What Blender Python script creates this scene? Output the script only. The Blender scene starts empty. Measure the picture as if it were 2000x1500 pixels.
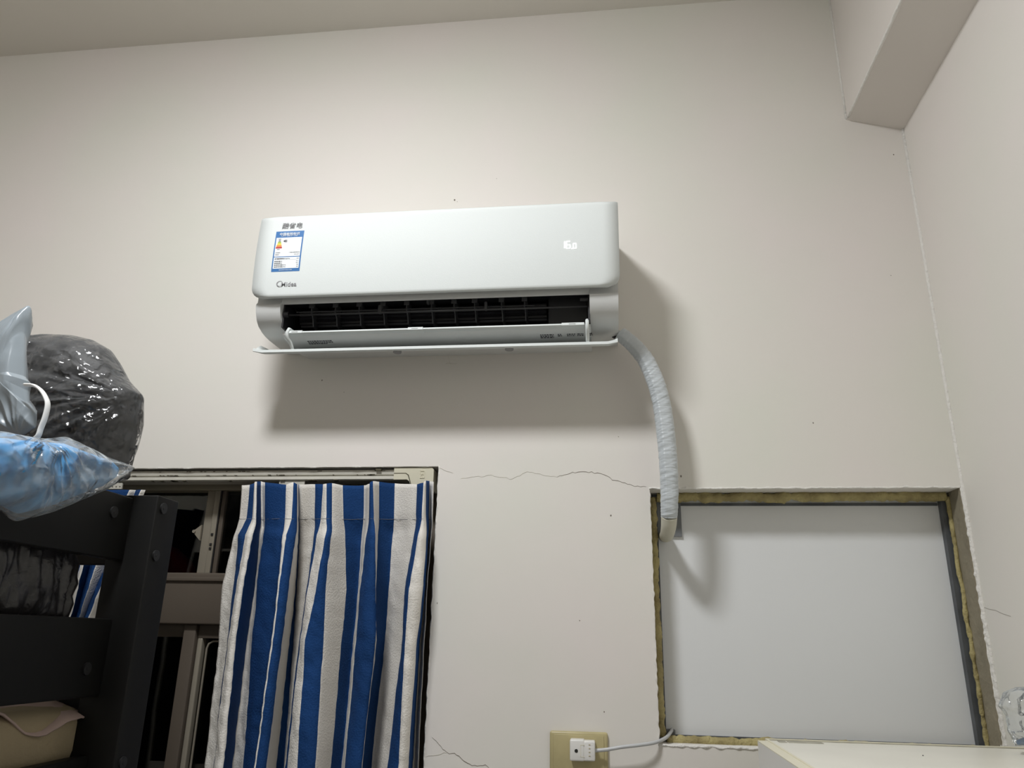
import bpy, math, random
from mathutils import Vector, Matrix, noise
random.seed(7)
sc = bpy.context.scene
col = sc.collection
R = math.radians

# ------------------------------------------------------------------ camera
CAM = Vector((0, -1.78, 1.6)); YAW, PITCH, ROLL, FPX = R(-7.2), R(18.4), R(1.16), 1500.0
fw = Vector((math.sin(YAW)*math.cos(PITCH), math.cos(YAW)*math.cos(PITCH), math.sin(PITCH)))
r0 = Vector((math.cos(YAW), -math.sin(YAW), 0)); u0 = r0.cross(fw)
rt = r0*math.cos(ROLL) + u0*math.sin(ROLL); up = -r0*math.sin(ROLL) + u0*math.cos(ROLL)
cd = bpy.data.cameras.new('camera'); cam = bpy.data.objects.new('camera', cd); col.objects.link(cam)
cd.sensor_width = 36; cd.lens = FPX/2000*36; cd.clip_start = 0.01
m = Matrix((rt, up, -fw)).transposed().to_4x4(); m.translation = CAM; cam.matrix_world = m
sc.camera = cam

# ------------------------------------------------------------------ world, light, exposure
w = bpy.data.worlds.new('night'); sc.world = w; w.use_nodes = True
w.node_tree.nodes['Background'].inputs[0].default_value = (0.01, 0.012, 0.016, 1)
w.node_tree.nodes['Background'].inputs[1].default_value = 0.3
sc.view_settings.view_transform = 'Standard'; sc.view_settings.look = 'None'
sc.view_settings.gamma = 1; sc.view_settings.use_curve_mapping = False
sc.view_settings.exposure = 0.0
LAMP_POS = (-0.66, -1.26, 3.33); LAMP_R = 0.185; LAMP_POWER = 106.0

# ------------------------------------------------------------------ helpers
def at(x, y, Y0=0.0):
    d = rt*(x-1000) - up*(y-750) + fw*FPX
    return CAM + d*((Y0-CAM.y)/d.y)
def atx(x, y, X0):
    d = rt*(x-1000) - up*(y-750) + fw*FPX
    return CAM + d*((X0-CAM.x)/d.x)

def mat(name, color, rough=0.6, metal=0.0, bump=0.0, bscale=60, var=0.0, vscale=4, var2=None, spec=0.5, coat=0.0, emit=0.0, detail=4, stretch=None):
    m = bpy.data.materials.new(name); m.use_nodes = True
    nt = m.node_tree; b = nt.nodes['Principled BSDF']
    c = tuple(color)+(1,)
    b.inputs['Base Color'].default_value = c; b.inputs['Roughness'].default_value = rough
    b.inputs['Metallic'].default_value = metal; b.inputs['Specular IOR Level'].default_value = spec
    b.inputs['Coat Weight'].default_value = coat
    if emit:
        b.inputs['Emission Color'].default_value = c; b.inputs['Emission Strength'].default_value = emit
    tc = nt.nodes.new('ShaderNodeTexCoord')
    src = tc.outputs['Object']
    if stretch:
        mp = nt.nodes.new('ShaderNodeMapping'); mp.inputs['Scale'].default_value = stretch
        nt.links.new(src, mp.inputs['Vector']); src = mp.outputs['Vector']
    if var:
        n = nt.nodes.new('ShaderNodeTexNoise'); n.inputs['Scale'].default_value = vscale; n.inputs['Detail'].default_value = 5
        nt.links.new(src, n.inputs['Vector'])
        r = nt.nodes.new('ShaderNodeValToRGB'); r.color_ramp.elements[0].position = .3; r.color_ramp.elements[1].position = .7
        c2 = var2 if var2 else tuple(v*(1-var) for v in color)
        r.color_ramp.elements[0].color = tuple(c2)+(1,); r.color_ramp.elements[1].color = c
        nt.links.new(n.outputs['Fac'], r.inputs['Fac']); nt.links.new(r.outputs['Color'], b.inputs['Base Color'])
    if bump:
        n = nt.nodes.new('ShaderNodeTexNoise'); n.inputs['Scale'].default_value = bscale; n.inputs['Detail'].default_value = detail
        nt.links.new(src, n.inputs['Vector'])
        bp = nt.nodes.new('ShaderNodeBump'); bp.inputs['Strength'].default_value = bump; bp.inputs['Distance'].default_value = .01
        nt.links.new(n.outputs['Fac'], bp.inputs['Height']); nt.links.new(bp.outputs['Normal'], b.inputs['Normal'])
    return m

def film(name, tint, alpha, rough=0.12, bscale=18, bump=0.8):
    """thin plastic film: mostly see-through, glossy, slightly milky"""
    m = bpy.data.materials.new(name); m.use_nodes = True; nt = m.node_tree
    b = nt.nodes['Principled BSDF']; out = nt.nodes['Material Output']
    b.inputs['Base Color'].default_value = tuple(tint)+(1,); b.inputs['Roughness'].default_value = rough
    b.inputs['Specular IOR Level'].default_value = 0.9
    tr = nt.nodes.new('ShaderNodeBsdfTransparent'); mx = nt.nodes.new('ShaderNodeMixShader')
    lw = nt.nodes.new('ShaderNodeLayerWeight'); lw.inputs['Blend'].default_value = .35
    mr = nt.nodes.new('ShaderNodeMapRange'); mr.inputs['To Min'].default_value = alpha; mr.inputs['To Max'].default_value = min(1, alpha+.32)
    tc = nt.nodes.new('ShaderNodeTexCoord')
    n = nt.nodes.new('ShaderNodeTexNoise'); n.inputs['Scale'].default_value = bscale*.5; n.inputs['Detail'].default_value = 3
    nt.links.new(tc.outputs['Object'], n.inputs['Vector'])
    ad = nt.nodes.new('ShaderNodeMix'); ad.data_type = 'VECTOR'; ad.factor_mode = 'UNIFORM'; ad.inputs[0].default_value = .12
    nt.links.new(tc.outputs['Object'], ad.inputs[4]); nt.links.new(n.outputs['Color'], ad.inputs[5])
    vo = nt.nodes.new('ShaderNodeTexVoronoi'); vo.inputs['Scale'].default_value = bscale; nt.links.new(ad.outputs[1], vo.inputs['Vector'])
    bp = nt.nodes.new('ShaderNodeBump'); bp.inputs['Strength'].default_value = bump; bp.inputs['Distance'].default_value = .35/bscale
    nt.links.new(vo.outputs['Distance'], bp.inputs['Height'])
    nt.links.new(bp.outputs['Normal'], b.inputs['Normal']); b.inputs['Specular IOR Level'].default_value = 0.1; b.inputs['Roughness'].default_value = .6
    nt.links.new(lw.outputs['Facing'], mr.inputs['Value']); nt.links.new(mr.outputs['Result'], mx.inputs['Fac'])
    nt.links.new(tr.outputs[0], mx.inputs[1]); nt.links.new(b.outputs[0], mx.inputs[2])
    g = nt.nodes.new('ShaderNodeBsdfGlossy'); g.inputs['Roughness'].default_value = rough; nt.links.new(bp.outputs['Normal'], g.inputs['Normal'])
    fr = nt.nodes.new('ShaderNodeFresnel'); fr.inputs['IOR'].default_value = 1.55; nt.links.new(bp.outputs['Normal'], fr.inputs['Normal'])
    m2 = nt.nodes.new('ShaderNodeMixShader'); nt.links.new(fr.outputs[0], m2.inputs[0]); nt.links.new(mx.outputs[0], m2.inputs[1]); nt.links.new(g.outputs[0], m2.inputs[2])
    nt.links.new(m2.outputs[0], out.inputs[0])
    return m

def glass(name, tint=(0.75, 0.75, 0.72)):
    m = bpy.data.materials.new(name); m.use_nodes = True; nt = m.node_tree
    nt.nodes.remove(nt.nodes['Principled BSDF']); out = nt.nodes['Material Output']
    g = nt.nodes.new('ShaderNodeBsdfGlossy'); g.inputs['Roughness'].default_value = .02
    t = nt.nodes.new('ShaderNodeBsdfTransparent'); t.inputs['Color'].default_value = tuple(tint)+(1,)
    f = nt.nodes.new('ShaderNodeFresnel'); f.inputs['IOR'].default_value = 1.5
    mx = nt.nodes.new('ShaderNodeMixShader')
    nt.links.new(f.outputs[0], mx.inputs[0]); nt.links.new(t.outputs[0], mx.inputs[1]); nt.links.new(g.outputs[0], mx.inputs[2])
    nt.links.new(mx.outputs[0], out.inputs[0]); return m

class MB:
    """collects shapes, then links them as one mesh object"""
    def __init__(s): s.v = []; s.f = []; s.mi = []; s.cur = 0
    def add(s, vs, fs):
        o = len(s.v); s.v += [tuple(v) for v in vs]; s.f += [tuple(i+o for i in f) for f in fs]; s.mi += [s.cur]*len(fs); return s
    def box(s, a, b, bev=0.0):
        x0, x1 = sorted((a[0], b[0])); y0, y1 = sorted((a[1], b[1])); z0, z1 = sorted((a[2], b[2]))
        if bev <= 0:
            return s.add([(x0,y0,z0),(x1,y0,z0),(x1,y1,z0),(x0,y1,z0),(x0,y0,z1),(x1,y0,z1),(x1,y1,z1),(x0,y1,z1)],
                         [(0,3,2,1),(4,5,6,7),(0,1,5,4),(1,2,6,5),(2,3,7,6),(3,0,4,7)])
        import bmesh
        bm = bmesh.new(); bmesh.ops.create_cube(bm, size=1)
        for v in bm.verts:
            v.co = Vector(((x0+x1)/2+v.co.x*(x1-x0), (y0+y1)/2+v.co.y*(y1-y0), (z0+z1)/2+v.co.z*(z1-z0)))
        bmesh.ops.bevel(bm, geom=bm.edges[:], offset=bev, segments=3, profile=.5, affect='EDGES')
        bm.verts.index_update()
        s.add([v.co[:] for v in bm.verts], [[v.index for v in f.verts] for f in bm.faces]); bm.free(); return s
    def prism_x(s, prof, x0, x1):
        """closed profile of (y,z) pushed along x"""
        n = len(prof); vs = [(x0, y, z) for y, z in prof] + [(x1, y, z) for y, z in prof]
        fs = [(i, (i+1) % n, n+(i+1) % n, n+i) for i in range(n)] + [tuple(range(n))[::-1], tuple(range(n, 2*n))]
        return s.add(vs, fs)
    def prism_y(s, prof, y0, y1):
        n = len(prof); vs = [(x, y0, z) for x, z in prof] + [(x, y1, z) for x, z in prof]
        fs = [(i, (i+1) % n, n+(i+1) % n, n+i) for i in range(n)] + [tuple(range(n))[::-1], tuple(range(n, 2*n))]
        return s.add(vs, fs)
    def tube(s, path, rad, n=12, cap=True, flat=None):
        path = [Vector(p) for p in path]; N = len(path)
        if not hasattr(rad, '__len__'): rad = [rad]*N
        ref = None; o = len(s.v); vs = []; fs = []
        for i, p in enumerate(path):
            t = (path[min(i+1, N-1)]-path[max(i-1, 0)]).normalized()
            if ref is None:
                ref = Vector((0, 1, 0)) if abs(t.y) < .9 else Vector((1, 0, 0))
            a = (ref - t*ref.dot(t)).normalized(); ref = a; b = t.cross(a)
            for k in range(n):
                an = 2*math.pi*k/n; r = rad[i]
                fa, fb = flat if flat else (1, 1)
                vs.append(p + a*math.cos(an)*r*fa + b*math.sin(an)*r*fb)
        for i in range(N-1):
            for k in range(n):
                fs.append((i*n+k, i*n+(k+1) % n, (i+1)*n+(k+1) % n, (i+1)*n+k))
        if cap: fs.append(tuple(range(n))[::-1]); fs.append(tuple(range((N-1)*n, N*n)))
        return s.add(vs, fs)
    def disc(s, c, axis, r, h, n=20):
        c = Vector(c); ax = Vector(axis).normalized()
        return s.tube([c, c+ax*h], r, n)
    def build(s, name, mats, parent=None, smooth=False, fix=True):
        me = bpy.data.meshes.new(name); me.from_pydata(s.v, [], s.f); me.validate()
        mats = mats if isinstance(mats, (list, tuple)) else [mats]
        for m_ in mats: me.materials.append(m_)
        if len(mats) > 1: me.polygons.foreach_set('material_index', s.mi[:len(me.polygons)])
        if fix:
            import bmesh
            bm = bmesh.new(); bm.from_mesh(me); bmesh.ops.recalc_face_normals(bm, faces=bm.faces[:]); bm.to_mesh(me); bm.free()
        if smooth:
            me.polygons.foreach_set('use_smooth', [True]*len(me.polygons))
            if smooth != 'all': me.set_sharp_from_angle(angle=R(smooth if smooth is not True else 35))
        o = bpy.data.objects.new(name, me); col.objects.link(o)
        if parent: o.parent = parent; o.matrix_parent_inverse = Matrix.Translation(parent.location).inverted() if not parent.parent else Matrix.Identity(4)
        return o

def thing(name, label, cat, loc=(0, 0, 0), group=None):
    o = bpy.data.objects.new(name, None); col.objects.link(o); o.location = loc; o.empty_display_size = .05
    o['label'] = label; o['category'] = cat
    if group: o['group'] = group
    return o
def tag(o, label, cat, group=None, kind=None):
    o['label'] = label; o['category'] = cat
    if group: o['group'] = group
    if kind: o['kind'] = kind
    return o
def struct(o): o['kind'] = 'structure'; return o

def text(name, s, size, loc, mat_, parent, depth=.0003, rotx=90, align='LEFT', sx=1.0, shear=0.0, bold=0.0, roty=0.0):
    """flat lettering facing the room, converted to a mesh"""
    cu = bpy.data.curves.new(name, 'FONT'); cu.body = s; cu.size = size; cu.extrude = depth; cu.align_x = align; cu.shear = shear; cu.offset = bold
    cu.resolution_u = 3
    t = bpy.data.objects.new(name, cu); col.objects.link(t)
    dg = bpy.context.evaluated_depsgraph_get(); me = bpy.data.meshes.new_from_object(t.evaluated_get(dg))
    bpy.data.objects.remove(t); me.name = name
    M_ = Matrix.Translation(loc) @ Matrix.Rotation(R(rotx), 4, 'X') @ Matrix.Rotation(R(roty), 4, 'Z') @ Matrix.Diagonal((sx, 1, 1, 1))
    me.transform(M_); me.materials.clear(); me.materials.append(mat_)
    o = bpy.data.objects.new(name, me); col.objects.link(o)
    if parent: o.parent = parent; o.matrix_parent_inverse = Matrix.Translation(parent.location).inverted() if not parent.parent else Matrix.Identity(4)
    return o

# ------------------------------------------------------------------ materials
M = {}
M['wall'] = mat('painted_plaster', (0.805, 0.75, 0.72), .75, bump=.10, bscale=9, var=.05, vscale=2.2, var2=(0.765, 0.76, 0.69), spec=.25)
M['ceiling'] = mat('ceiling_paint', (0.74, 0.71, 0.65), .8, bump=.06, bscale=7, spec=.2)
M['beam'] = mat('beam_paint', (0.78, 0.735, 0.69), .8, bump=.12, bscale=11, var=.06, vscale=3, spec=.2)
M['floor'] = mat('floor_tile', (0.55, 0.53, 0.49), .4)
M['crack'] = mat('crack_dark', (0.22, 0.19, 0.16), .9)  # dark tone of the plaster cracks and specks
M['stain'] = mat('faint_stain', (0.55, 0.52, 0.45), .8)
M['chip'] = mat('chipped_plaster', (0.82, 0.80, 0.76), .9, bump=.6, bscale=90)
M['jamb'] = mat('bare_jamb', (0.30, 0.265, 0.19), .9, bump=.5, bscale=50, var=.25, vscale=14)
M['foam'] = mat('yellow_foam', (0.50, 0.43, 0.20), .75, bump=.9, bscale=70, var=.4, vscale=25, var2=(0.26, 0.21, 0.09))
M['board'] = mat('grey_sheet', (0.76, 0.775, 0.785), .55, bump=.03, bscale=5, spec=.3)
M['steel'] = mat('dark_steel_channel', (0.13, 0.14, 0.15), .5, metal=.2, var=.4, vscale=20)
M['plate'] = mat('grey_plate', (0.17, 0.18, 0.19), .55)
M['acwhite'] = mat('white_abs', (0.715, 0.75, 0.74), .62, spec=.18, bump=.05, bscale=500)
M['accasing'] = mat('white_casing', (0.68, 0.69, 0.68), .36, spec=.45)
M['acblack'] = mat('outlet_black', (0.012, 0.012, 0.014), .45)
M['acdark'] = mat('outlet_dark_grey', (0.02, 0.02, 0.021), .4)
M['vane'] = mat('vane_dark', (0.035, 0.036, 0.038), .45)
M['grey_ink'] = mat('grey_ink', (0.27, 0.27, 0.28), .4)
M['ink'] = mat('black_ink', (0.06, 0.06, 0.065), .6)
M['label_blue'] = mat('label_blue', (0.045, 0.17, 0.42), .4)
M['label_white'] = mat('label_white', (0.84, 0.87, 0.89), .4)
M['led'] = mat('led_white', (1, 1, 1), .5, emit=1.1)
for nm, c in dict(green=(0.03, .25, .12), lime=(.35, .5, .05), yellow=(.85, .65, .04), orange=(.75, .25, .03), red=(.5, .02, .02)).items(): M['e_'+nm] = mat('label_'+nm, c, .5)
M['wrap'] = mat('pale_vinyl_wrap', (0.56, 0.60, 0.625), .36, bump=.28, bscale=30, spec=.5, stretch=(1, 1, 6))
M['wrap_end'] = mat('cream_putty', (0.62, 0.60, 0.50), .6)
M['hose'] = mat('black_hose', (0.01, 0.01, 0.01), .5)
M['socket'] = mat('yellowed_plate', (0.52, 0.45, 0.24), .4, var=.12, vscale=30)
M['plug'] = mat('white_plug', (0.80, 0.79, 0.76), .35)
M['cable'] = mat('grey_cable', (0.55, 0.56, 0.57), .35)
M['blue'] = mat('blue_cotton', (0.012, 0.055, 0.185), .85, bump=.25, bscale=260, var=.25, vscale=6, spec=.15)
M['white'] = mat('white_cotton', (0.78, 0.75, 0.70), .85, bump=.25, bscale=260, var=.06, vscale=7, spec=.15)
M['seam'] = mat('seam_thread', (0.16, 0.17, 0.2), .9)
M['track'] = mat('white_track', (0.62, 0.60, 0.53), .4, var=.15, vscale=90, stretch=(.3, 1, 1))
M['cream'] = mat('cream_end_cap', (0.66, 0.63, 0.50), .4)
M['dirt'] = mat('grime', (0.10, 0.09, 0.06), .9)
M['taupe'] = mat('taupe_aluminium', (0.115, 0.094, 0.074), .42, metal=.1, spec=.4)
M['head'] = mat('head_aluminium', (0.26, 0.235, 0.17), .45)
M['taupe_l'] = mat('tan_aluminium', (0.30, 0.27, 0.215), .4, metal=.2)
M['seal'] = mat('black_seal', (0.015, 0.014, 0.013), .6)
M['glass'] = glass('window_glass')
M['night'] = mat('dark_outside', (0.02, 0.018, 0.016), .9)
M['red'] = mat('dark_red_lump', (0.45, 0.03, 0.02), .5)
M['black'] = mat('matt_black_paint', (0.0055, 0.0054, 0.005), .55, spec=.22)
M['bolt'] = mat('black_bolt', (0.018, 0.018, 0.018), .4, metal=.3)
M['garment'] = mat('black_garment', (0.006, 0.006, 0.007), .6, bump=.5, bscale=20, spec=.5)
M['blackbag'] = mat('black_polythene', (0.014, 0.013, 0.014), .33, bump=.7, bscale=22, spec=.6)
M['clear'] = film('clear_film', (0.42, 0.43, 0.44), .035, .13, 30, .55)
M['clear2'] = film('clear_film_soft', (0.82, 0.90, 0.95), .12, .10, 20, .6)
M['milky'] = film('milky_plastic', (0.30, 0.345, 0.38), .86, .3, 8, .12)
M['bluecloth'] = mat('sky_blue_cloth', (0.075, 0.31, 0.60), .8, bump=.5, bscale=14)
M['ribbon'] = mat('white_ribbon', (0.82, 0.82, 0.80), .45)
M['beige'] = mat('beige_foam', (0.36, 0.295, 0.185), .95, bump=.2, bscale=90, var=.12, vscale=10)
M['pink'] = mat('pale_pink_cloth', (0.42, 0.315, 0.28), .8, bump=.2, bscale=40)
M['greycloth'] = mat('grey_cloth_edge', (0.25, 0.22, 0.20), .8)
M['cabinet'] = mat('white_laminate', (0.86, 0.84, 0.75), .35, var=.05, vscale=9, bump=.05, bscale=30)
M['cabinet_side'] = mat('white_laminate_side', (0.80, 0.79, 0.76), .4)
M['edge'] = mat('cream_edging', (0.78, 0.74, 0.58), .4)
M['residue'] = mat('tape_residue', (0.48, 0.46, 0.38), .7, var=.3, vscale=40)
M['lamp'] = mat('lamp_diffuser', (0.97, 0.985, 1.0), .5, emit=LAMP_POWER)
M['lampbase'] = mat('lamp_base', (.8, .8, .8), .5)

# ------------------------------------------------------------------ room shell
XR, XL, YF, ZC = 0.78, -2.45, -3.3, 3.33
DL, DR, DT = -1.80, -0.398, 1.992            # door opening in the back wall
BL, BR, BB, BT = 0.099, 0.774, 1.397, 1.936  # boarded opening
TH = 0.24
wb = MB()
wb.box((XL, 0, 0), (DL, TH, ZC)); wb.box((DL, 0, DT), (DR, TH, ZC)); wb.box((DR, 0, 0), (BL, TH, ZC))
wb.box((BL, 0, BT), (BR, TH, ZC)); wb.box((BL, 0, 0), (BR, TH, BB)); wb.box((BR, 0, 0), (XR+.1, TH, ZC))
wall = struct(wb.build('wall_back', M['wall']))
struct(MB().box((XR, YF, 0), (XR+.1, 0, ZC)).build('wall_right', M['wall']))
wall_r = bpy.data.objects['wall_right']
struct(MB().box((XL-.1, YF, 0), (XL, TH, ZC)).build('wall_left', M['wall']))
struct(MB().box((XL-.1, YF-.1, 0), (XR+.1, YF, ZC)).build('wall_front', M['wall']))
struct(MB().box((XL-.1, YF-.1, -.1), (XR+.1, TH+1.2, 0)).build('floor', M['floor']))
struct(MB().box((XL-.1, YF-.1, ZC), (XR+.1, TH, ZC+.1)).build('ceiling', M['ceiling']))
# beam along the right wall under the ceiling
struct(MB().prism_y([(.645, 2.908), (XR, 2.868), (XR, ZC), (.645, ZC)], YF, 0).build('ceiling_beam', M['beam']))
# caulk beads in the corners
def bead(pts, r, name, mt, parent=None):
    return MB().tube(pts, r, 8).build(name, mt, parent, smooth='all')
struct(bead([(XR-.001, -.001, z) for z in (0, 1.4, 1.936, 2.4, 2.87)], .0045, 'trim_1', M['chip']))
struct(bead([(.644, -.001, z) for z in (2.91, 3.1, 3.33)], .0035, 'trim_2', M['chip']))
ed = [(.6455+noise.noise((y*9, 1, 2))*.0012, y, 2.9085) for y in [-.01-.04*k for k in range(60)]]
struct(bead(ed, [.003+abs(noise.noise((k*.6, 3, 1)))*.004 for k in range(60)], 'trim_3', M['chip']))

# cracks and marks in the plaster
def ribbon(pts, wd, name, parent, mt, Y0=-.0006, wob=1.6):
    P_ = []
    for (a, b) in zip(pts, pts[1:]):
        n = max(2, int(math.hypot(b[0]-a[0], b[1]-a[1])/5))
        for k in range(n): P_.append((a[0]+(b[0]-a[0])*k/n, a[1]+(b[1]-a[1])*k/n + random.uniform(-wob, wob)))
    P_.append(pts[-1]); vs = []; fs = []
    for i, p in enumerate(P_):
        q = at(p[0], p[1], 0); f = math.sin(math.pi*(i+.5)/len(P_))**.4*random.uniform(.5, 1)*wd/2
        vs += [(q.x, Y0, q.z+f), (q.x, Y0, q.z-f), (q.x, .002, q.z+f), (q.x, .002, q.z-f)]
    for i in range(len(P_)-1):
        a = 4*i; b = 4*(i+1); fs += [(a, b, b+1, a+1), (a, a+2, b+2, b), (a+1, b+1, b+3, a+3)]
    return MB().add(vs, fs).build(name, mt, parent)
ribbon([(1262, 951), (1240, 950), (1216, 943), (1196, 937), (1178, 925), (1150, 922), (1118, 923), (1088, 932)], .0013, 'wall_crack', wall, M['crack'])
ribbon([(1088, 932), (1060, 927), (1030, 922), (1000, 936), (960, 928), (900, 935)], .0006, 'wall_crack', wall, M['stain'])
ribbon([(844, 1440), (858, 1455), (872, 1470), (888, 1472), (905, 1484), (922, 1496), (948, 1494), (962, 1506)], .0013, 'wall_crack', wall, M['crack'])
ribbon([(872, 1470), (852, 1474), (832, 1478)], .0007, 'wall_crack', wall, M['stain'])
def marks():
    for (x, y, r) in [(888, 391, 2.4), (893, 394, .9), (629, 743, 1.6), (672, 766, .9), (1330, 930, 2.0), (1745, 302, 1.5), (854, 1178, 1.2), (1132, 1212, 1.2), (1588, 826, 1.4), (1180, 1390, 1.3), (1193, 1007, 2.0), (1740, 538, 1.0), (970, 349, .8), (1208, 853, 1.0)]:
        q = at(x, y, 0); n = 7
        vs = [(q.x, -.0012, q.z)]+[(q.x+math.cos(k*6.283/n)*r*.001*random.uniform(.7, 1.2), -.0004, q.z+math.sin(k*6.283/n)*r*.0013*random.uniform(.7, 1.3)) for k in range(n)]
        MB().add(vs, [(0, 1+k, 1+(k+1) % n) for k in range(n)]).build('wall_mark', M['crack'], wall)
marks()
ribbon([(870, 686), (876, 698), (880, 712)], .0012, 'wall_scratch', wall, M['stain'])
ribbon([(870, 711), (892, 710)], .0011, 'wall_scratch', wall, M['stain'])
ribbon([(855, 912), (868, 920), (885, 924)], .0009, 'wall_scratch', wall, M['stain'])
# crack on the right wall
def rcrack():
    pts = [(1908, 1152), (1912, 1172), (1918, 1184), (1932, 1190), (1945, 1192), (1957, 1198), (1975, 1204)]; vs = []; fs = []
    for i, p in enumerate(pts):
        q = atx(p[0], p[1], XR); vs += [(XR-.0007, q.y, q.z+.0003), (XR-.0007, q.y, q.z-.0003)]
        if i: a = 2*i-2; fs.append((a, a+1, a+3, a+2))
    MB().add(vs, fs).build('wall_crack', M['crack'], wall_r)
rcrack()

# ceiling lamp (above the frame): round dome diffuser
lt = thing('ceiling_lamp', 'round white dome lamp on the ceiling above the room', 'lamp', LAMP_POS)
lx, ly, lz = LAMP_POS
dm = MB(); rings = 8; vs = []; fs = []; n = 32
for i in range(rings+1):
    a = math.pi/2*i/rings
    for k in range(n): vs.append((lx+LAMP_R*math.cos(a)*math.cos(k*2*math.pi/n), ly+LAMP_R*math.cos(a)*math.sin(k*2*math.pi/n), lz-.02-.034*math.sin(a)))
for i in range(rings):
    for k in range(n): fs.append((i*n+k, i*n+(k+1) % n, (i+1)*n+(k+1) % n, (i+1)*n+k))
dm.add(vs, fs).build('diffuser', M['lamp'], lt, smooth='all')
MB().disc((lx, ly, lz), (0, 0, -1), LAMP_R+.012, .022, 40).build('base', M['lampbase'], lt)

# ------------------------------------------------------------------ boarded opening
struct(MB().box((BL-.02, .085, BB-.02), (BR+.004, .10, BT+.02)).build('window_2', M['board']))
board = bpy.data.objects['window_2']
# jamb linings (bare, brown) just inside the opening
jm = MB(); jm.box((BR-.003, .001, BB), (BR+.0005, .084, BT)); struct(jm.build('trim_4', M['jamb']))
# steel channel round the sheet
ch = MB()
ch.box((BL+.001, .074, BB+.008), (BL+.021, .086, BT-.02)); ch.box((BR-.018, .068, BB+.001), (BR-.004, .086, BT-.016))
ch.box((BL+.02, .078, BB+.006), (BR-.02, .087, BB+.013)); ch.box((BL+.02, .082, BT-.026), (BR-.02, .087, BT-.02))
struct(ch.build('trim_5', M['steel']))
# expanding-foam beads: uneven tubes with drips
def foam(p0, p1, r, seed, name='foam_bead'):
    N = 110; path = []; rad = []
    for i in range(N):
        t = i/(N-1); q = Vector(p0).lerp(Vector(p1), t)
        q += Vector((noise.noise((t*9, seed, 1)), noise.noise((t*8, seed, 5))*.6, noise.noise((t*11, seed, 9))))*.004
        path.append(q); rad.append(r*(1+.45*noise.noise((t*26, seed, 3))+.35*noise.noise((t*70, seed, 7))))
    return MB().tube(path, rad, 10).build(name, M['foam'], None, smooth='all')
fb = thing('foam_sealant', 'uneven yellow expanding foam round the edge of the grey board', 'sealant', (BL, .05, BB))
for o in (foam((BL+.02, .06, BT-.010), (BR-.01, .06, BT-.008), .0115, 1), foam((BL+.010, .062, BB+.01), (BL+.010, .062, BT-.01), .0085, 2),
          foam((BR-.006, .056, BB+.0), (BR-.006, .058, BT-.01), .0048, 3), foam((BL+.02, .058, BB+.004), (BR-.01, .058, BB+.004), .010, 4)):
    o.parent = fb; o.matrix_parent_inverse = Matrix.Translation(fb.location).inverted()
# torn foam blob and ragged plaster lips round the opening
def lip(pts, r, seed):
    P_ = [Vector(p) for p in pts]; path = []; rad = []; N = 150
    for i in range(N):
        t = i/(N-1)*(len(P_)-1); k = min(int(t), len(P_)-2); q = P_[k].lerp(P_[k+1], t-k)
        q += Vector((noise.noise((i*.21, seed, 1)), 0, noise.noise((i*.23, seed, 4))))*.0022
        path.append(q); rad.append(max(.0006, r*(1+.8*noise.noise((i*.35, seed, 2)))))
    return struct(MB().tube(path, rad, 7).build('trim_%d' % (5+seed), M['chip' if seed != 4 else 'wall'], None, smooth='all'))
lip([(BL-.001, 0, BT), (BR, 0, BT+.001)], .0022, 1); lip([(BR+.002, 0, BT), (BR+.003, 0, 1.75), (BR+.002, .002, 1.6), (BR+.001, .004, BB)], .0036, 2)
lip([(BL, .001, BB), (BR, .001, BB-.001)], .003, 3); lip([(BL, .001, BB), (BL, .001, BT)], .002, 4)
lip([(DL, .002, DT), (DR, .002, DT+.001)], .002, 5); lip([(DR, .001, 1.2), (DR+.0005, .001, DT)], .0018, 6)

# ------------------------------------------------------------------ door opening: frames and glass
dr = struct(bpy.data.objects.new('door_1', None)); col.objects.link(dr); dr.location = (DL, .1, 0)
FY = .085
def fbox(name, x0, x1, z0, z1, y0, y1, mt, bev=.002):
    return MB().box((x0, y0, z0), (x1, y1, z1), bev).build(name, mt, dr, smooth=True)
fbox('frame_head', DL, DR, 1.950, DT, .075, .15, M['head'])
fbox('frame_jamb', DR-.032, DR, 0, 1.951, .07, .15, M['taupe'])
fbox('frame_jamb', DL, DL+.035, 0, 1.951, .07, .15, M['taupe'])
fbox('transom_bar', DL+.03, DR-.03, 1.620, 1.742, .065, .15, M['taupe'], .004)
fbox('transom_bar_lip', DL+.03, DR-.03, 1.722, 1.730, .059, .066, M['taupe'], .001)
# sliding transom panes
for (x0, x1, y0) in ((DL+.035, -1.0, .112), (-1.0, DR-.032, .094)):
    MB().box((x0, y0, 1.742), (x1, y0+.004, 1.951)).build('pane', M['glass'], dr)
st = fbox('window_stile', -1.024, -1.001, 1.742, 1.951, .088, .112, M['taupe_l'])
fbox('window_stile', -1.0005, -.986, 1.742, 1.951, .082, .108, M['taupe_l'])
fbox('window_stile', -.983, -.972, 1.742, 1.951, .086, .108, M['taupe'])
MB().box((-.9865, .0835, 1.742), (-.9832, .1, 1.951)).build('seal_strip', M['seal'], dr)
lx0 = at(400, 1057, .085)
MB().prism_y([(-1.024, 1.862), (-1.024, 1.823), (-1.046, 1.845)], .08, .087).build('window_latch', M['taupe_l'], dr)
MB().disc((-1.041, .08, 1.845), (0, -1, 0), .004, .004, 12).build('latch_knob', M['taupe_l'], dr)
for zz in (1.835, 1.81, 1.80): MB().box((-.996, .080, zz), (-.990, .083, zz+.006)).build('screw', M['seal'], dr)
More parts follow.
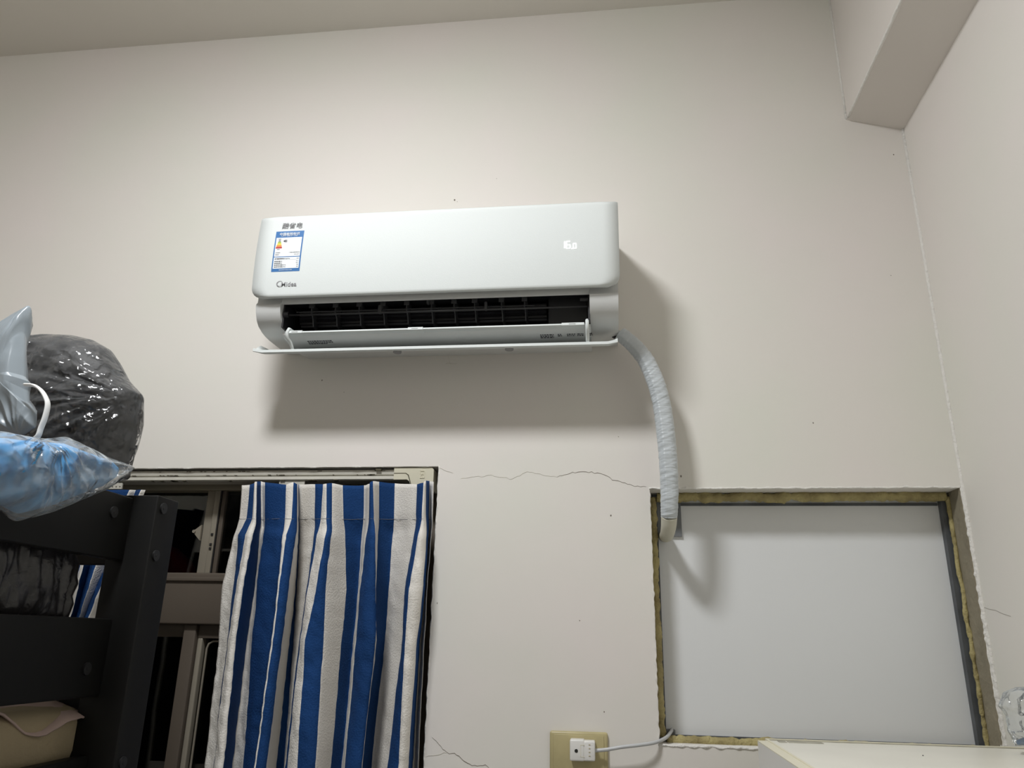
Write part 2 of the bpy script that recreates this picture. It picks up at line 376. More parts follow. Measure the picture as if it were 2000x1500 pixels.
# door leaves
fbox('door_rail', DL+.035, -1.028, 1.590, 1.6205, .098, .13, M['taupe'])
fbox('door_stile', -1.030, -.998, .02, 1.6205, .078, .125, M['taupe'], .003)
fbox('door_rail', -.996, DR-.034, 1.588, 1.6205, .088, .12, M['taupe'])
fbox('door_stile', -.996, -.983, .02, 1.589, .088, .12, M['taupe_l'], .003)
fbox('door_stile', DR-.075, DR-.034, .02, 1.589, .088, .12, M['taupe'])
MB().box((DL+.035, .112, .02), (-1.029, .116, 1.591)).build('pane', M['glass'], dr)
MB().box((-.984, .104, .02), (DR-.074, .108, 1.589)).build('pane', M['glass'], dr)
sl = [(-.974, .098, z) for z in (.05, 1.0, 1.565)] + [(-.970, .098, 1.576), (-.960, .098, 1.582)] + [(x, .098, 1.584) for x in (-.9, -.6, DR-.09)]
MB().tube(sl, .0028, 6).build('seal_strip', M['taupe_l'], dr, smooth='all')
# added dark backdrop beyond the glass, night darkness put into its colour
struct(MB().box((DL-.1, 1.25, 0), (DR+.1, 1.3, 2.4)).build('wall_backdrop', M['night']))
ob = thing('red_lump', 'dark red lump behind the transom glass', 'bag', (-1.18, .26, 1.74))

# ------------------------------------------------------------------ curtain track
tk = thing('curtain_track', 'white scuffed double-lipped curtain track along top of the doorway', 'curtain track', (-1.1, .03, 1.97))
pr = [(.055, 1.987), (.012, 1.987), (.010, 1.984), (.011, 1.975), (.016, 1.9735), (.016, 1.9715), (.008, 1.9705), (.007, 1.963), (.012, 1.9605), (.055, 1.9605)]
MB().prism_x(pr, DL+.02, -.507).build('rail', M['track'], tk)
for k in range(60):
    x = random.uniform(-1.3, -.52); z = random.choice((1.9745, 1.9748, 1.961, 1.984)); wdt = random.uniform(.002, .012)
    MB().box((x, .0095 if z > 1.97 else .0065, z-.0007), (x+wdt, .02, z+random.uniform(.0004, .0016))).build('rust_spot', M['dirt'], tk)
cp = MB(); cp.prism_y([(-.509, 1.990), (-.416, 1.990), (-.411, 1.985), (-.411, 1.935), (-.462, 1.935), (-.470, 1.957), (-.476, 1.961), (-.509, 1.961)], .004, .05)
ec = cp.build('end_cap', M['cream'], tk); ec['label'] = 'cream end cap with embossed mark'
MB().prism_y([(-.509, 1.9755), (-.480, 1.9755), (-.474, 1.971), (-.466, 1.948), (-.464, 1.948), (-.472, 1.9725), (-.479, 1.977), (-.509, 1.977)], .0034, .006).build('groove', M['dirt'], ec)
em = MB()
for (a, b, c, d) in ((-.444, 1.981, -.434, 1.9822), (-.444, 1.964, -.434, 1.9652), (-.434, 1.964, -.4328, 1.982), (-.444, 1.974, -.4428, 1.982), (-.442, 1.9725, -.4355, 1.9735), (-.442, 1.9685, -.441, 1.9725), (-.438, 1.9665, -.437, 1.9785)):
    em.box((a, .0025, b), (c, .006, d))
em.build('embossed_mark', M['edge'], ec)
MB().box((-.555, .004, 1.983), (-.542, .02, 1.9885)).build('clip', M['dirt'], tk)
hs = MB().box((-1.33, .012, 1.942), (-1.215, .016, 1.957)).build('hole_strip', M['track'], tk)
for k in range(11): MB().disc((-1.32+k*.0100, .012, 1.9475), (0, -1, 0), .0018, .0006, 8).build('punched_hole', M['dirt'], hs)
MB().box((-.80, .012, 1.951), (-.735, .016, 1.9602)).build('hook_strip', M['track'], tk)

# ------------------------------------------------------------------ curtains
def curtain(name, label, cols, rows, depth, YC, zrow_img, floor_z, sub=7, group='striped curtains', head=True, yo=None):
    """cols: colour per interval; rows: image x of every stripe edge at given heights; converted to real x at the cloth plane"""
    nb = len(depth); keys = []
    for (yi, xs, dk) in rows:
        pts = []
        for x, d in zip(xs, depth):
            p = at(x, yi + (yo[len(pts)] if (yo and not keys) else 0), YC - d*dk); pts.append((p.x, p.y, p.z))
        zc = sum(p[2] for p in pts)/nb
        keys.append((zc, pts))
    zb = floor_z; last = keys[-1]; prev = keys[-2]
    keys.append((zb, [(p[0]+(p[0]-q[0])*.35, p[1], zb) for p, q in zip(last[1], prev[1])]))
    S = (nb-1)*sub+1
    def cr(a, b, c, d, t): return .5*((2*b)+(-a+c)*t+(2*a-5*b+4*c-d)*t*t+(-a+3*b-3*c+d)*t**3)
    fine = []
    for zc, pts in keys:
        rowp = []
        for i in range(nb-1):
            for k in range(sub):
                t = k/sub
                q = [pts[max(i-1, 0)], pts[i], pts[i+1], pts[min(i+2, nb-1)]]
                rowp.append((pts[i][0]*(1-t)+pts[i+1][0]*t, cr(q[0][1], q[1][1], q[2][1], q[3][1], t), pts[i][2]*(1-t)+pts[i+1][2]*t))
        rowp.append(pts[-1]); fine.append(rowp)
    NR = [8, 4, 14, 14, 26, 16]; R_ = []
    for j in range(len(keys)-1):
        n = NR[j] if j < len(NR) else 16
        for k in range(n + (1 if j == len(keys)-2 else 0)):
            t = k/n; row = []
            a, b, c, d = fine[max(j-1, 0)], fine[j], fine[j+1], fine[min(j+2, len(fine)-1)]
            for i in range(S):
                x = b[i][0]*(1-t)+c[i][0]*t; y = b[i][1]*(1-t)+c[i][1]*t; z = b[i][2]*(1-t)+c[i][2]*t
                am = .0062 if j >= 1 else .0012
                y += am*noise.noise((x*34, z*9, 3.3)) + am*.5*noise.noise((x*60+z*30, z*38, 8)) + am*.35*noise.noise((x*20, z*70, 1.7))
                if head and j == 1: y += .003*math.sin(math.pi*t)
                x += .0012*noise.noise((z*12, x*18, 5))
                row.append((x, y, z))
            R_.append(row)
    vs = [p for r in R_ for p in r]; mb = MB()
    mb.v = vs; fs = []
    for j in range(len(R_)-1):
        for i in range(S-1):
            mb.f.append((j*S+i, j*S+i+1, (j+1)*S+i+1, (j+1)*S+i)); mb.mi.append(0 if cols[i//sub] == 'W' else 1)
    o = mb.build('cloth', [M['white'], M['blue']], None, smooth='all', fix=False)
    so = o.modifiers.new('thick', 'SOLIDIFY'); so.thickness = .0012; so.offset = -1
    root = thing(name, label, 'curtain', (keys[0][1][nb//2][0], YC, 0), group)
    o.parent = root; o.matrix_parent_inverse = Matrix.Translation(root.location).inverted()
    # stitched seam under the heading
    sm = MB(); k0 = NR[0]
    sp = [(p[0], p[1]-.0016, p[2]) for p in R_[k0][::2]]
    sm.tube(sp, .00045, 4).build('heading_seam', M['seam'], root, smooth='all')
    return root, keys, R_, S
C1 = 'W B W B W B W B W B W B W B W B W B W B W B W B W'.split()
top = [473, 489, 498, 501, 509, 518, 560, 574, 580, 582, 582.4, 616.5, 632, 638.5, 648, 669, 712, 723, 728, 740, 771, 815, 828, 831, 838, 847]
m45 = [458, 466, 481, 493, 507, 515, 553, 559, 576, 582, 582.4, 613, 619, 638, 647, 673, 708, 717, 734, 738, 768, 809, 817, 832, 836, 843]
m11 = [433, 456, 462, 474, 497, 503, 544, 545, 563, 576, 577, 602, 603, 619, 636, 675, 700, 704, 733, 734, 760, 791, 799, 826, 829, 835]
m12 = [427, 445, 447, 460, 482, 493, 533, 534, 550, 565, 575, 586.5, 587, 597, 631, 666, 691, 696, 733, 734, 752, 786, 792, 814, 819, 830]
m15 = [402, 417, 418, 436, 453, 476, 499, 500, 520, 539, 556, 558, 561, 580, 616, 645, 667, 674, 705, 706, 725, 757, 779, 796, 805, 817]
m10 = [a+(b-a)*.3 for a, b in zip(top, m45)]
dep = [.0, .014, .028, .036, -.010, .004, .030, .034, .026, -.024, -.034, .012, .026, .036, .030, -.008, -.030, .018, .028, -.010, -.034, .004, .030, .022, -.030, -.016]
C1[10] = 'W'; C1 = C1[:25]
cols1 = ['W', 'B', 'W', 'B', 'W', 'B', 'W', 'B', 'W', 'B', 'W', 'B', 'W', 'B', 'W', 'B', 'W', 'B', 'W', 'B', 'W', 'B', 'W', 'B', 'W']
def ytop(x): return 944 + 3*math.sin(x*.045)
cr_, keys1, R1, S1 = curtain('striped_curtain', 'blue and white striped pleated curtain drawn to the right side of the doorway', cols1,
        [(945, top, .5), (1014, m10, .62), (1045, m45, .85), (1150, m11, 1), (1250, m12, 1), (1500, m15, 1)], [d*1.75 for d in dep], -.028, None, .12, yo=[3, 2, -1, -4, -5, -3, 2, -3, 1, 1, 1, 1, 1, 0, -1, 3, 3, 0, -5, -4, -1, 1, -2, -6, -6, -4])
L_d = [.02, -.01, .02, .0, .022, -.012, .018, -.01, .02, -.012, .015, -.005, .02, .005]
lt0 = [60, 80, 100, 118, 135, 152, 170, 186, 200, 216, 253, 267, 276, 284]
l11 = [25, 45, 63, 82, 100, 118, 140, 156, 164, 173, 186, 206, 214, 232]
l12 = [0, 20, 38, 55, 75, 92, 112, 125, 135, 146, 155, 163, 171, 186]
l15 = [-60, -42, -22, -5, 12, 30, 50, 66, 78, 90, 100, 110, 120, 136]
colsL = ['W', 'B', 'W', 'B', 'W', 'B', 'W', 'B', 'W', 'B', 'W', 'B', 'W']
lt0 = [60, 80, 100, 118, 135, 152, 165, 180, 190, 205, 253, 266, 268+8, 284]
colsL = ['B', 'W', 'B', 'W', 'B', 'W', 'B', 'W', 'B', 'B', 'W', 'B', 'W']
colsL[8] = 'B'
curtain('striped_curtain', 'blue and white striped curtain bunched behind the black bunk bed post', colsL,
        [(957, lt0, .5), (1000, [a+(b-a)*.33 for a, b in zip(lt0, l11)], .7), (1107, l11, 1), (1205, l12, 1), (1500, l15, 1)], [d*1.5 for d in L_d], -.03, None, .12)

# ------------------------------------------------------------------ air conditioner
ac = thing('air_conditioner', 'white wall-mounted split air conditioner with open flap and lit temperature digits', 'air conditioner', (-.39, -.11, 2.28))
X0, X1 = -.812, .0355
PT, PB = 2.562, 2.3455
def panel_y(z):
    t = min(1, max(0, (z-PB)/(PT-PB)))
    return -.2235 - .0065*math.sin(math.pi*t)**.8 + .004*max(0, (.022-t)/.022)**2 + .003*max(0, (t-.96)/.04)**2
# side cheek profile (y,z)
side = [(0, 2.57), (-.19, 2.57), (-.200, 2.555), (-.202, 2.48), (-.201, 2.40), (-.196, 2.352), (-.197, 2.346), (-.2045, 2.337), (-.200, 2.320), (-.191, 2.304), (-.178, 2.2935), (-.155, 2.2865), (-.136, 2.284), (-.11, 2.2835), (-.05, 2.286), (0, 2.29)]
cs = MB(); OX0, OX1 = -.752, -.0285
cs.prism_x(side, X0, OX0); cs.prism_x(side, OX1, X1)
topp = [(0, 2.57), (-.19, 2.57), (-.200, 2.555), (-.202, 2.48), (-.201, 2.40), (-.196, 2.352), (-.1935, 2.3445), (-.190, 2.3425), (-.180, 2.352), (-.12, 2.37), (0, 2.38)]
cs.prism_x(topp, OX0, OX1)
bot = [(0, 2.29), (0, 2.276), (-.06, 2.266), (-.10, 2.264), (-.135, 2.2655), (-.160, 2.269), (-.169, 2.273), (-.171, 2.278), (-.165, 2.279), (-.10, 2.285)]
cs.prism_x(bot, OX0-.001, OX1+.001)
casing = cs.build('casing', M['accasing'], ac, smooth=40)
# inner black cavity
cv = MB()
cv.box((OX0+.002, -.075, 2.284), (OX1-.002, -.07, 2.372)); cv.box((OX0-.0005, -.184, 2.287), (OX0+.004, -.07, 2.356)); cv.box((OX1-.004, -.184, 2.2835), (OX1+.0005, -.07, 2.352))
cv.prism_x([(-.178, 2.353), (-.07, 2.374), (-.07, 2.370), (-.178, 2.349)], OX0, OX1); cv.prism_x([(-.158, 2.2795), (-.07, 2.288), (-.07, 2.291), (-.158, 2.2835)], OX0, OX1)
cv.build('outlet_duct', M['acblack'], ac)
MB().box((-.125, -.150, 2.284), (OX1-.004, -.08, 2.358), .003).build('motor_box', M['acdark'], ac)
fan = MB(); vs = []; fs = []; n = 36
for k in range(n):
    a = 2*math.pi*k/n; r_ = .03 if k % 2 else .026
    for xx in (OX0+.02, -.13): vs.append((xx, -.108+math.cos(a)*r_, 2.335+math.sin(a)*r_*.8))
for k in range(n): fs.append((2*k, 2*((k+1) % n), 2*((k+1) % n)+1, 2*k+1))
fan.add(vs, fs).build('blower_fan', M['acblack'], ac)
# vertical vanes joined by rods
vx = [at(x, 610, -.165).x for x in (612, 658, 704, 750, 796, 844, 888, 928, 980, 1025)]
vx = vx[:]
for i, x in enumerate(vx):
    sk = .010*(1-i/6.0)
    prof = [(-.178, 2.346), (-.176, 2.325), (-.160, 2.318), (-.150, 2.300), (-.110, 2.296), (-.10, 2.34), (-.13, 2.356)]
    v = MB(); n = len(prof)
    vv = [(x-.0012-sk*(y+.178)*9, y, z) for y, z in prof]+[(x+.0012-sk*(y+.178)*9, y, z) for y, z in prof]
    v.add(vv, [(k, (k+1) % n, n+(k+1) % n, n+k) for k in range(n)]+[tuple(range(n))[::-1], tuple(range(n, 2*n))])
    vo = v.build('vertical_vane', M['vane'], ac)
    MB().prism_x([(-.1795, 2.347), (-.1795, 2.336), (-.174, 2.338), (-.172, 2.347)], x-.006, x+.006).build('vane_pivot', M['vane'], vo)
MB().tube([(OX0+.03, -.177, 2.3275), (-.155, -.177, 2.3260)], .0014, 6).build('vane_rod', M['vane'], ac)
MB().tube([(OX0+.008, -.184, 2.3175), (OX1-.006, -.184, 2.3160)], .0024, 8).build('guard_rod', M['acdark'], ac, smooth='all')
for xx, rr in ((at(743, 603, -.18).x, .008), (at(949, 602, -.18).x, .006)):
    MB().box((xx-rr*.6, -.187, 2.316), (xx+rr*.6, -.174, 2.336), .003).build('rod_clip', M['vane'], ac, smooth=True)
MB().disc((OX0+.003, -.183, 2.3195), (1, 0, 0), .0075, .012, 14).build('rod_hub', M['acblack'], ac)
MB().box((OX1-.022, -.187, 2.330), (OX1-.003, -.180, 2.336), .001).build('pivot_pin', M['vane'], ac)
MB().box((at(833, 590, -.19).x, -.19, 2.334), (at(837, 590, -.19).x, -.18, 2.345)).build('hook', M['vane'], ac)
# lower tray lip with clips
tl = MB().prism_x([(-.168, 2.279), (-.180, 2.2775), (-.182, 2.2735), (-.179, 2.2715), (-.160, 2.272)], OX0+.018, OX1-.012).build('tray_lip', M['acwhite'], ac)
for a, b in ((OX0+.019, OX0+.052), (at(797, 645, -.18).x, at(826, 645, -.18).x), (at(1097, 637, -.18).x, OX1-.013)):
    cl = MB().prism_x([(-.170, 2.2800), (-.1825, 2.2785), (-.184, 2.2720), (-.165, 2.2705)], a, b).build('tray_clip', M['acwhite'], ac)
    MB().box(((a+b)/2-.009, -.1842, 2.2745), ((a+b)/2+.006, -.183, 2.2752)).build('slot', M['grey_ink'], cl)
# front panel: curved sheet with round lower corners
pv = []; pf = []; NX, NZ = 24, 30; r = .027; PX0, PX1 = -.8175, .0395
for j in range(NZ+1):
    t = j/NZ; t = t*t*(3-2*t)*.5+t*.5; z = PB+(PT-PB)*t; dz = z-PB
    ins = r-math.sqrt(max(0, r*r-(r-dz)**2)) if dz < r else 0
    dzt = PT-z; rr = .006
    ins2 = rr-math.sqrt(max(0, rr*rr-(rr-dzt)**2)) if dzt < rr else 0
    sl_ = 0.0
    for i in range(NX+1):
        x = (PX0+max(ins, ins2))+(PX1-PX0-2*max(ins, ins2))*i/NX
        e = min(i, NX-i)/NX; yy = panel_y(z) + (.0025 if e == 0 else 0)
        pv.append((x, yy, z))
for j in range(NZ):
    for i in range(NX): pf.append((j*(NX+1)+i, j*(NX+1)+i+1, (j+1)*(NX+1)+i+1, (j+1)*(NX+1)+i))
pnl = MB().add(pv, pf).build('front_panel', M['acwhite'], ac, smooth='all', fix=False)
so = pnl.modifiers.new('thick', 'SOLIDIFY'); so.thickness = .013; so.offset = -1
# flap and arms
fv = []; nx = 40; fx0, fx1 = -.825, .0325
prof = [(y+.037, z+.0150) for y, z in ((-.2015, 2.2172), (-.2010, 2.2235), (-.1985, 2.2248), (-.192, 2.2225), (-.175, 2.2275), (-.150, 2.2375), (-.128, 2.2450), (-.124, 2.2445), (-.128, 2.2415), (-.150, 2.2325), (-.175, 2.2225), (-.190, 2.2175), (-.1995, 2.2165))]
n = len(prof); ff = []
for i in range(nx+1):
    t = i/nx; x = fx0+(fx1-fx0)*t; e = min(t, 1-t)*(fx1-fx0); k = max(0, 1-e/.02)
    for (y, z) in prof:
        y2 = -.1635+(y+.1635)*(1-.5*k*k); fv.append((x, y2, z+.0045*k*k - .0008*(t-.5)))
for i in range(nx):
    for k in range(n): ff.append((i*n+k, i*n+(k+1) % n, (i+1)*n+(k+1) % n, (i+1)*n+k))
ff.append(tuple(range(n))); ff.append(tuple(range(nx*n, nx*n+n)))
flap = MB().add(fv, ff).build('flap', M['acwhite'], ac, smooth=50)
for (x, bend) in ((at(562, 660, -.19).x, 1), (at(1147, 650, -.19).x, 0)):
    path = [(x, -.168, 2.283), (x-.004*bend, -.181, 2.284), (x-.006*bend, -.185, 2.274), (x-.006*bend, -.180, 2.262), (x-.002*bend, -.170, 2.255), (x+.0*bend, -.162, 2.246), (x+.001*bend, -.156, 2.238)]
    MB().tube(path, .0042, 8, flat=(1, .8)).build('flap_arm', M['acwhite'], ac, smooth='all')
for xx in (at(764, 688, -.19).x, at(989, 684, -.19).x):
    MB().disc((xx, -.141, 2.2405), (0, 0, -1), .010, .008, 16).build('flap_knob', M['grey_ink'], flap)
# small print on the underside of the casing
for (a, b) in ((642, 665), (668, 690), (1054, 1086), (1091, 1112), (1106, 1120)):
    pass
pr_ = MB()
for (xa, xb, rows_) in ((605, 640, 3), (640, 652, 2), (1056, 1082, 3), (1090, 1098, 2), (1108, 1124, 2), (1128, 1140, 2), (1152, 1158, 2)):
    pa = at(xa, 668, -.13).x; pb = at(xb, 668, -.13).x
    for k in range(rows_):
        x = pa
        while x < pb:
            wd = random.uniform(.002, .006); yy = -.145+k*.0065
            zz = 2.2655+(-.135-yy)*.14 if yy < -.135 else 2.2655-.0015*(yy+.135)/.035
            pr_.box((x, yy, zz-.0012), (min(pb, x+wd), yy+.0032, zz+.0012)); x += wd+.0018
pr_.build('printed_notice', M['ink'], ac)['kind'] = 'stuff'
# lettering on the panel
def onp(x, y): p = at(x, y, -.2285); return p.x, p.z
def py(z): return panel_y(z)-.0006
a = onp(550, 446); text('brand_lettering', '酷省电', .0172, (a[0], py(a[1]), a[1]), M['grey_ink'], ac, bold=.00012, shear=.12, rotx=90)
a = onp(549, 559); text('maker_logo', 'Midea', .0158, (a[0]-.0015, py(a[1])-.0003, a[1]), M['grey_ink'], ac, bold=.00018)
lg = MB(); c = onp(546, 554)
for k in range(26):
    t0 = R(40+k*11.2); t1 = R(40+(k+1)*11.2); w0 = .0022*math.sin(math.pi*(k+.3)/26.6)+.0003; w1 = .0022*math.sin(math.pi*(k+1.3)/27)+.0003
    R0 = .0082; y = py(c[1])-.0004
    q = [(c[0]+math.cos(t)*rr, y, c[1]+math.sin(t)*rr*.86) for t, rr in ((t0, R0), (t1, R0), (t1, R0-w1), (t0, R0-w0))]
    lg.add(q, [(0, 1, 2, 3)])
lg.build('logo_ring', M['grey_ink'], ac)
# temperature digits 16.0
dg = MB()
def seg(cx, cz, w_, h_, on, t=.0016):
    S = dict(a=(-w_/2, h_/2, w_/2, h_/2), g=(-w_/2, 0, w_/2, 0), d=(-w_/2, -h_/2, w_/2, -h_/2), f=(-w_/2, 0, -w_/2, h_/2), b=(w_/2, 0, w_/2, h_/2), e=(-w_/2, -h_/2, -w_/2, 0), c=(w_/2, -h_/2, w_/2, 0))
    for k in on:
        x0, z0, x1, z1 = S[k]; y = panel_y(cz)-.0004
        if x0 == x1: dg.box((cx+x0-t/2, y-.0004, cz+z0+t*.35), (cx+x1+t/2, y+.001, cz+z1-t*.35))
        else: dg.box((cx+x0, y-.0004, cz+z0-t/2), (cx+x1, y+.001, cz+z1+t/2))
p1 = onp(1103, 479); seg(p1[0], p1[1], .0, .0185, 'be', .0021)
p2 = onp(1109.5, 479); seg(p2[0]+.0005, p2[1], .0085, .0178, 'afgedc', .0019)
p3 = onp(1122.5, 480.5); seg(p3[0], p3[1]-.0008, .0064, .0125, 'abcdef', .0017)
p4 = onp(1117.3, 487); dg.box((p4[0]-.001, panel_y(p4[1])-.001, p4[1]), (p4[0]+.001, panel_y(p4[1]), p4[1]+.002))
dd = dg.build('temperature_digits', M['led'], ac); dd['label'] = 'lit white digits reading 16.0'
# energy label: sticker plane following the panel
q00 = onp(531.5, 531.5); q01 = onp(538, 452.5); q11 = onp(592.5, 450.5)
LX0 = (q00[0]+q01[0])/2; LX1 = LX0 + (q11[0]-q01[0]); LZ0, LZ1 = q00[1], q01[1]
def stick(name, x0, x1, z0, z1, mt, parent, lift=.0003):
    vs = []; fs = []; n = 8
    for k in range(n+1):
        z = z0+(z1-z0)*k/n; y = panel_y(z)-lift; vs += [(x0, y, z), (x1, y, z), (x1, y+.0002, z), (x0, y+.0002, z)]
    for k in range(n):
        a_ = 4*k; fs += [(a_, a_+1, a_+5, a_+4)]
    fs += [(0, 1, 2, 3), (4*n, 4*n+1, 4*n+2, 4*n+3)]
    return MB().add(vs, fs).build(name, mt, parent)
el = stick('energy_label', LX0, LX1, LZ0, LZ1, M['label_blue'], ac); el['label'] = 'blue and white energy rating sticker'
LW, LH = LX1-LX0, LZ1-LZ0
def lb(u, v): return LX0+LW*u, LZ0+LH*v
def stk(name, u0, u1, v0, v1, mt, lift=.0006):
    a_, b_ = lb(u0, v0), lb(u1, v1); return stick(name, a_[0], b_[0], a_[1], b_[1], mt, el, lift)
stk('white_panel', .045, .955, .365, .835, M['label_white']); stk('white_panel', .045, .955, .075, .345, M['label_white'])
def lt_(s, u, v, size, mt, align='LEFT', sx=1.0, bold=.0):
    a_ = lb(u, v); return text('label_print', s, size, (a_[0], panel_y(a_[1])-.0009, a_[1]), mt, el, depth=.0001, align=align, sx=sx, bold=bold)
lt_('中国能效标识', .5, .895, .0084, M['label_white'], 'CENTER', 1.0, .0001); lt_('CHINA  ENERGY  LABEL', .5, .862, .0031, M['label_white'], 'CENTER', 1.25)
for k, nm in enumerate(('e_green', 'e_lime', 'e_yellow', 'e_orange', 'e_red')):
    u = .12-.012*k; wd = .05+.022*k; v1 = .775-k*.043
    stk('grade_bar', .175-wd*.8+(.0), .175+wd*.8, v1-.038, v1, M[nm] if k else M['grey_ink'], .0008)
lt_('能效高', .175, .79, .0022, M['ink'], 'CENTER'); lt_('能效低', .165, .535, .0022, M['ink'], 'CENTER')
a_ = lb(.30, .745)
MB().add([(a_[0], panel_y(a_[1])-.0009, a_[1]), (a_[0]+.004, panel_y(a_[1])-.0009, a_[1]+.003), (a_[0]+.010, panel_y(a_[1])-.0009, a_[1]+.003), (a_[0]+.010, panel_y(a_[1])-.0009, a_[1]-.003), (a_[0]+.004, panel_y(a_[1])-.0009, a_[1]-.003)], [(0, 1, 2, 3, 4)]).build('grade_arrow', M['ink'], el)
lt_('1级', .37, .732, .0036, M['label_white'])
lt_('生产者名称', .08, .448, .0024, M['ink']); lt_('广东制冷设备有限公司', .93, .448, .0026, M['ink'], 'RIGHT')
lt_('规格型号', .08, .400, .0024, M['ink']); lt_('KFR-35GW', .93, .400, .0026, M['ink'], 'RIGHT')
lt_('全年能源消耗效率(W·h)/(W·h)', .08, .300, .0030, M['ink'], sx=.95, bold=.00006); lt_('5.30', .93, .300, .0030, M['ink'], 'RIGHT')
stk('rule', .07, .93, .283, .286, M['grey_ink'], .0008)
for k, (s1, s2) in enumerate((('额定制冷量(W)', '3510'), ('额定制热量(W)', '5010'), ('制冷季节耗电量(kW·h)', '467'), ('制热季节耗电量(kW·h)', '306'))):
    lt_(s1, .08, .235-k*.044, .0029, M['ink'], bold=.00004); lt_(s2, .93, .235-k*.044, .0029, M['ink'], 'RIGHT')
lt_('能效信息查询 能效标识管理', .5, .028, .0026, M['label_white'], 'CENTER')

# ------------------------------------------------------------------ wrapped pipe from the unit into the board
def catm(P_, n):
    out = []
    for i in range(len(P_)-1):
        a, b, c, d = P_[max(i-1, 0)], P_[i], P_[i+1], P_[min(i+2, len(P_)-1)]
        for k in range(n):
            t = k/n; out.append(tuple(.5*((2*b[j])+(-a[j]+c[j])*t+(2*a[j]-5*b[j]+4*c[j]-d[j])*t*t+(-a[j]+3*b[j]-3*c[j]+d[j])*t**3) for j in range(len(a))))
    out.append(P_[-1]); return out
pd = thing('wrapped_pipe', 'pale grey vinyl-wrapped pipe curving down from air conditioner to the board', 'pipe', (.06, -.04, 2.2))
kp = []
for (x, y, Y0, hw) in ((1211, 652, -.085, 19), (1221, 660, -.085, 20), (1241, 678, -.083, 21), (1262, 705, -.08, 22), (1280, 745, -.077, 22.5), (1292, 788, -.073, 23), (1299, 835, -.072, 23.5), (1304, 887, -.07, 23), (1307, 940, -.066, 22.5), (1307.5, 985, -.06, 21.5), (1307, 1010, -.052, 20)):
    p = at(x, y, Y0); kp.append((p.x, p.y, p.z, hw*.00078*(1.78+Y0)/1.5))
kp = catm(kp, 26)
vs = []; fs = []; n = 40; ref = Vector((0, 1, 0)); N = len(kp)
for i, k in enumerate(kp):
    p = Vector(k[:3]); t = (Vector(kp[min(i+1, N-1)][:3])-Vector(kp[max(i-1, 0)][:3])).normalized()
    a = (ref-t*ref.dot(t)).normalized(); b = t.cross(a)
    for q in range(n):
        an = 2*math.pi*q/n
        rr = k[3]*(1+.035*noise.noise((an*.9, i*.22, 1)))
        # slanting stretch wrinkles and a lengthwise fold
        wr = noise.noise((i*.55+2.2*math.sin(an), math.cos(an)*.6, 4))*.0011*(1.2 if i > 60 else .6)
        fold = .0025*math.exp(-((an-R(205))/.18)**2)
        rr += wr+fold
        vs.append(p+a*math.cos(an)*rr*.92+b*math.sin(an)*rr)
for i in range(N-1):
    for q in range(n): fs.append((i*n+q, i*n+(q+1) % n, (i+1)*n+(q+1) % n, (i+1)*n+q))
fs.append(tuple(range(n))); fs.append(tuple(range((N-1)*n, N*n)))
MB().add(vs, fs).build('wrap', M['wrap'], pd, smooth='all')
# lower end turning into the board
e0 = Vector(kp[-1][:3]); ke = [tuple(e0)+(kp[-1][3],)]
ke = catm([tuple(kp[-2][:3])+(kp[-2][3]*.97,), tuple(e0)+(kp[-1][3]*.98,), (e0.x-.001, e0.y+.020, e0.z-.020, kp[-1][3]*.92), (e0.x-.002, e0.y+.068, e0.z-.030, kp[-1][3]*.85), (e0.x-.002, .086, e0.z-.024, kp[-1][3]*.75)], 7)
MB().tube([k[:3] for k in ke], [k[3] for k in ke], 26).build('pipe_end', M['wrap_end'], pd, smooth='all')
q = at(1211, 662, -.08)
MB().tube([(X1-.02, -.07, 2.300), (q.x+.004, -.075, q.z+.002), (q.x+.016, -.078, q.z-.004)], .009, 10).build('hose', M['hose'], pd, smooth='all')
MB().tube([(X1-.02, -.055, 2.312), (q.x+.010, -.06, q.z+.014), (q.x+.022, -.066, q.z+.010)], .008, 10).build('drain_hose', M['wrap'], pd, smooth='all')
p0 = at(1277, 1048, .084); p1 = at(1329, 990, .084)
tag(MB().box((p0.x, .078, p0.z), (p1.x, .086, p1.z+.03)).build('pipe_plate', M['plate']), 'dark grey square plate on the board behind the pipe end', 'plate')

# ------------------------------------------------------------------ socket, plug, cable
p0 = at(1074, 1506, 0); p1 = at(1187, 1430, 0)
soc = thing('wall_socket', 'yellowed rectangular wall socket plate beside the boarded window', 'socket', ((p0.x+p1.x)/2, 0, (p0.z+p1.z)/2))
MB().box((p0.x, -.010, p0.z), (p1.x, .001, p1.z), .005).build('plate', M['socket'], soc, smooth=True)
MB().box((p0.x+.008, -.0115, p0.z+.006), (p1.x-.008, -.0095, p1.z-.006), .0008).build('plate_insert', M['socket'], soc, smooth=True)
a0 = at(1113, 1486, -.04); a1 = at(1162, 1446, -.04)
plg = thing('plug', 'white square plug with round indicator in the yellowed socket', 'plug', ((a0.x+a1.x)/2, -.03, (a0.z+a1.z)/2))
MB().box((a0.x, -.042, a0.z), (a0.x+.030, -.0112, a1.z), .003).build('plug_body', M['plug'], plg, smooth=True)
MB().box((a0.x+.027, -.041, a0.z+.0005), (a1.x, -.0114, a1.z-.002), .003).build('plug_body', M['plug'], plg, smooth=True)
c = at(1125.5, 1466.5, -.042); MB().disc((c.x, -.0415, c.z), (0, -1, 0), .0035, .0012, 16).build('indicator', M['hose'], plg)
for k in range(4): MB().box((a1.x-.013, -.0418, a0.z+.010+k*.007), (a1.x-.0095, -.0405, a0.z+.011+k*.007)).build('grip_rib', M['socket'], plg)
mk = MB(); mm = (a0.x+a1.x)/2-.001
for zz in (a0.z+.008, a1.z-.010): mk.box((mm-.003, -.0424, zz), (mm+.005, -.0415, zz+.0008))
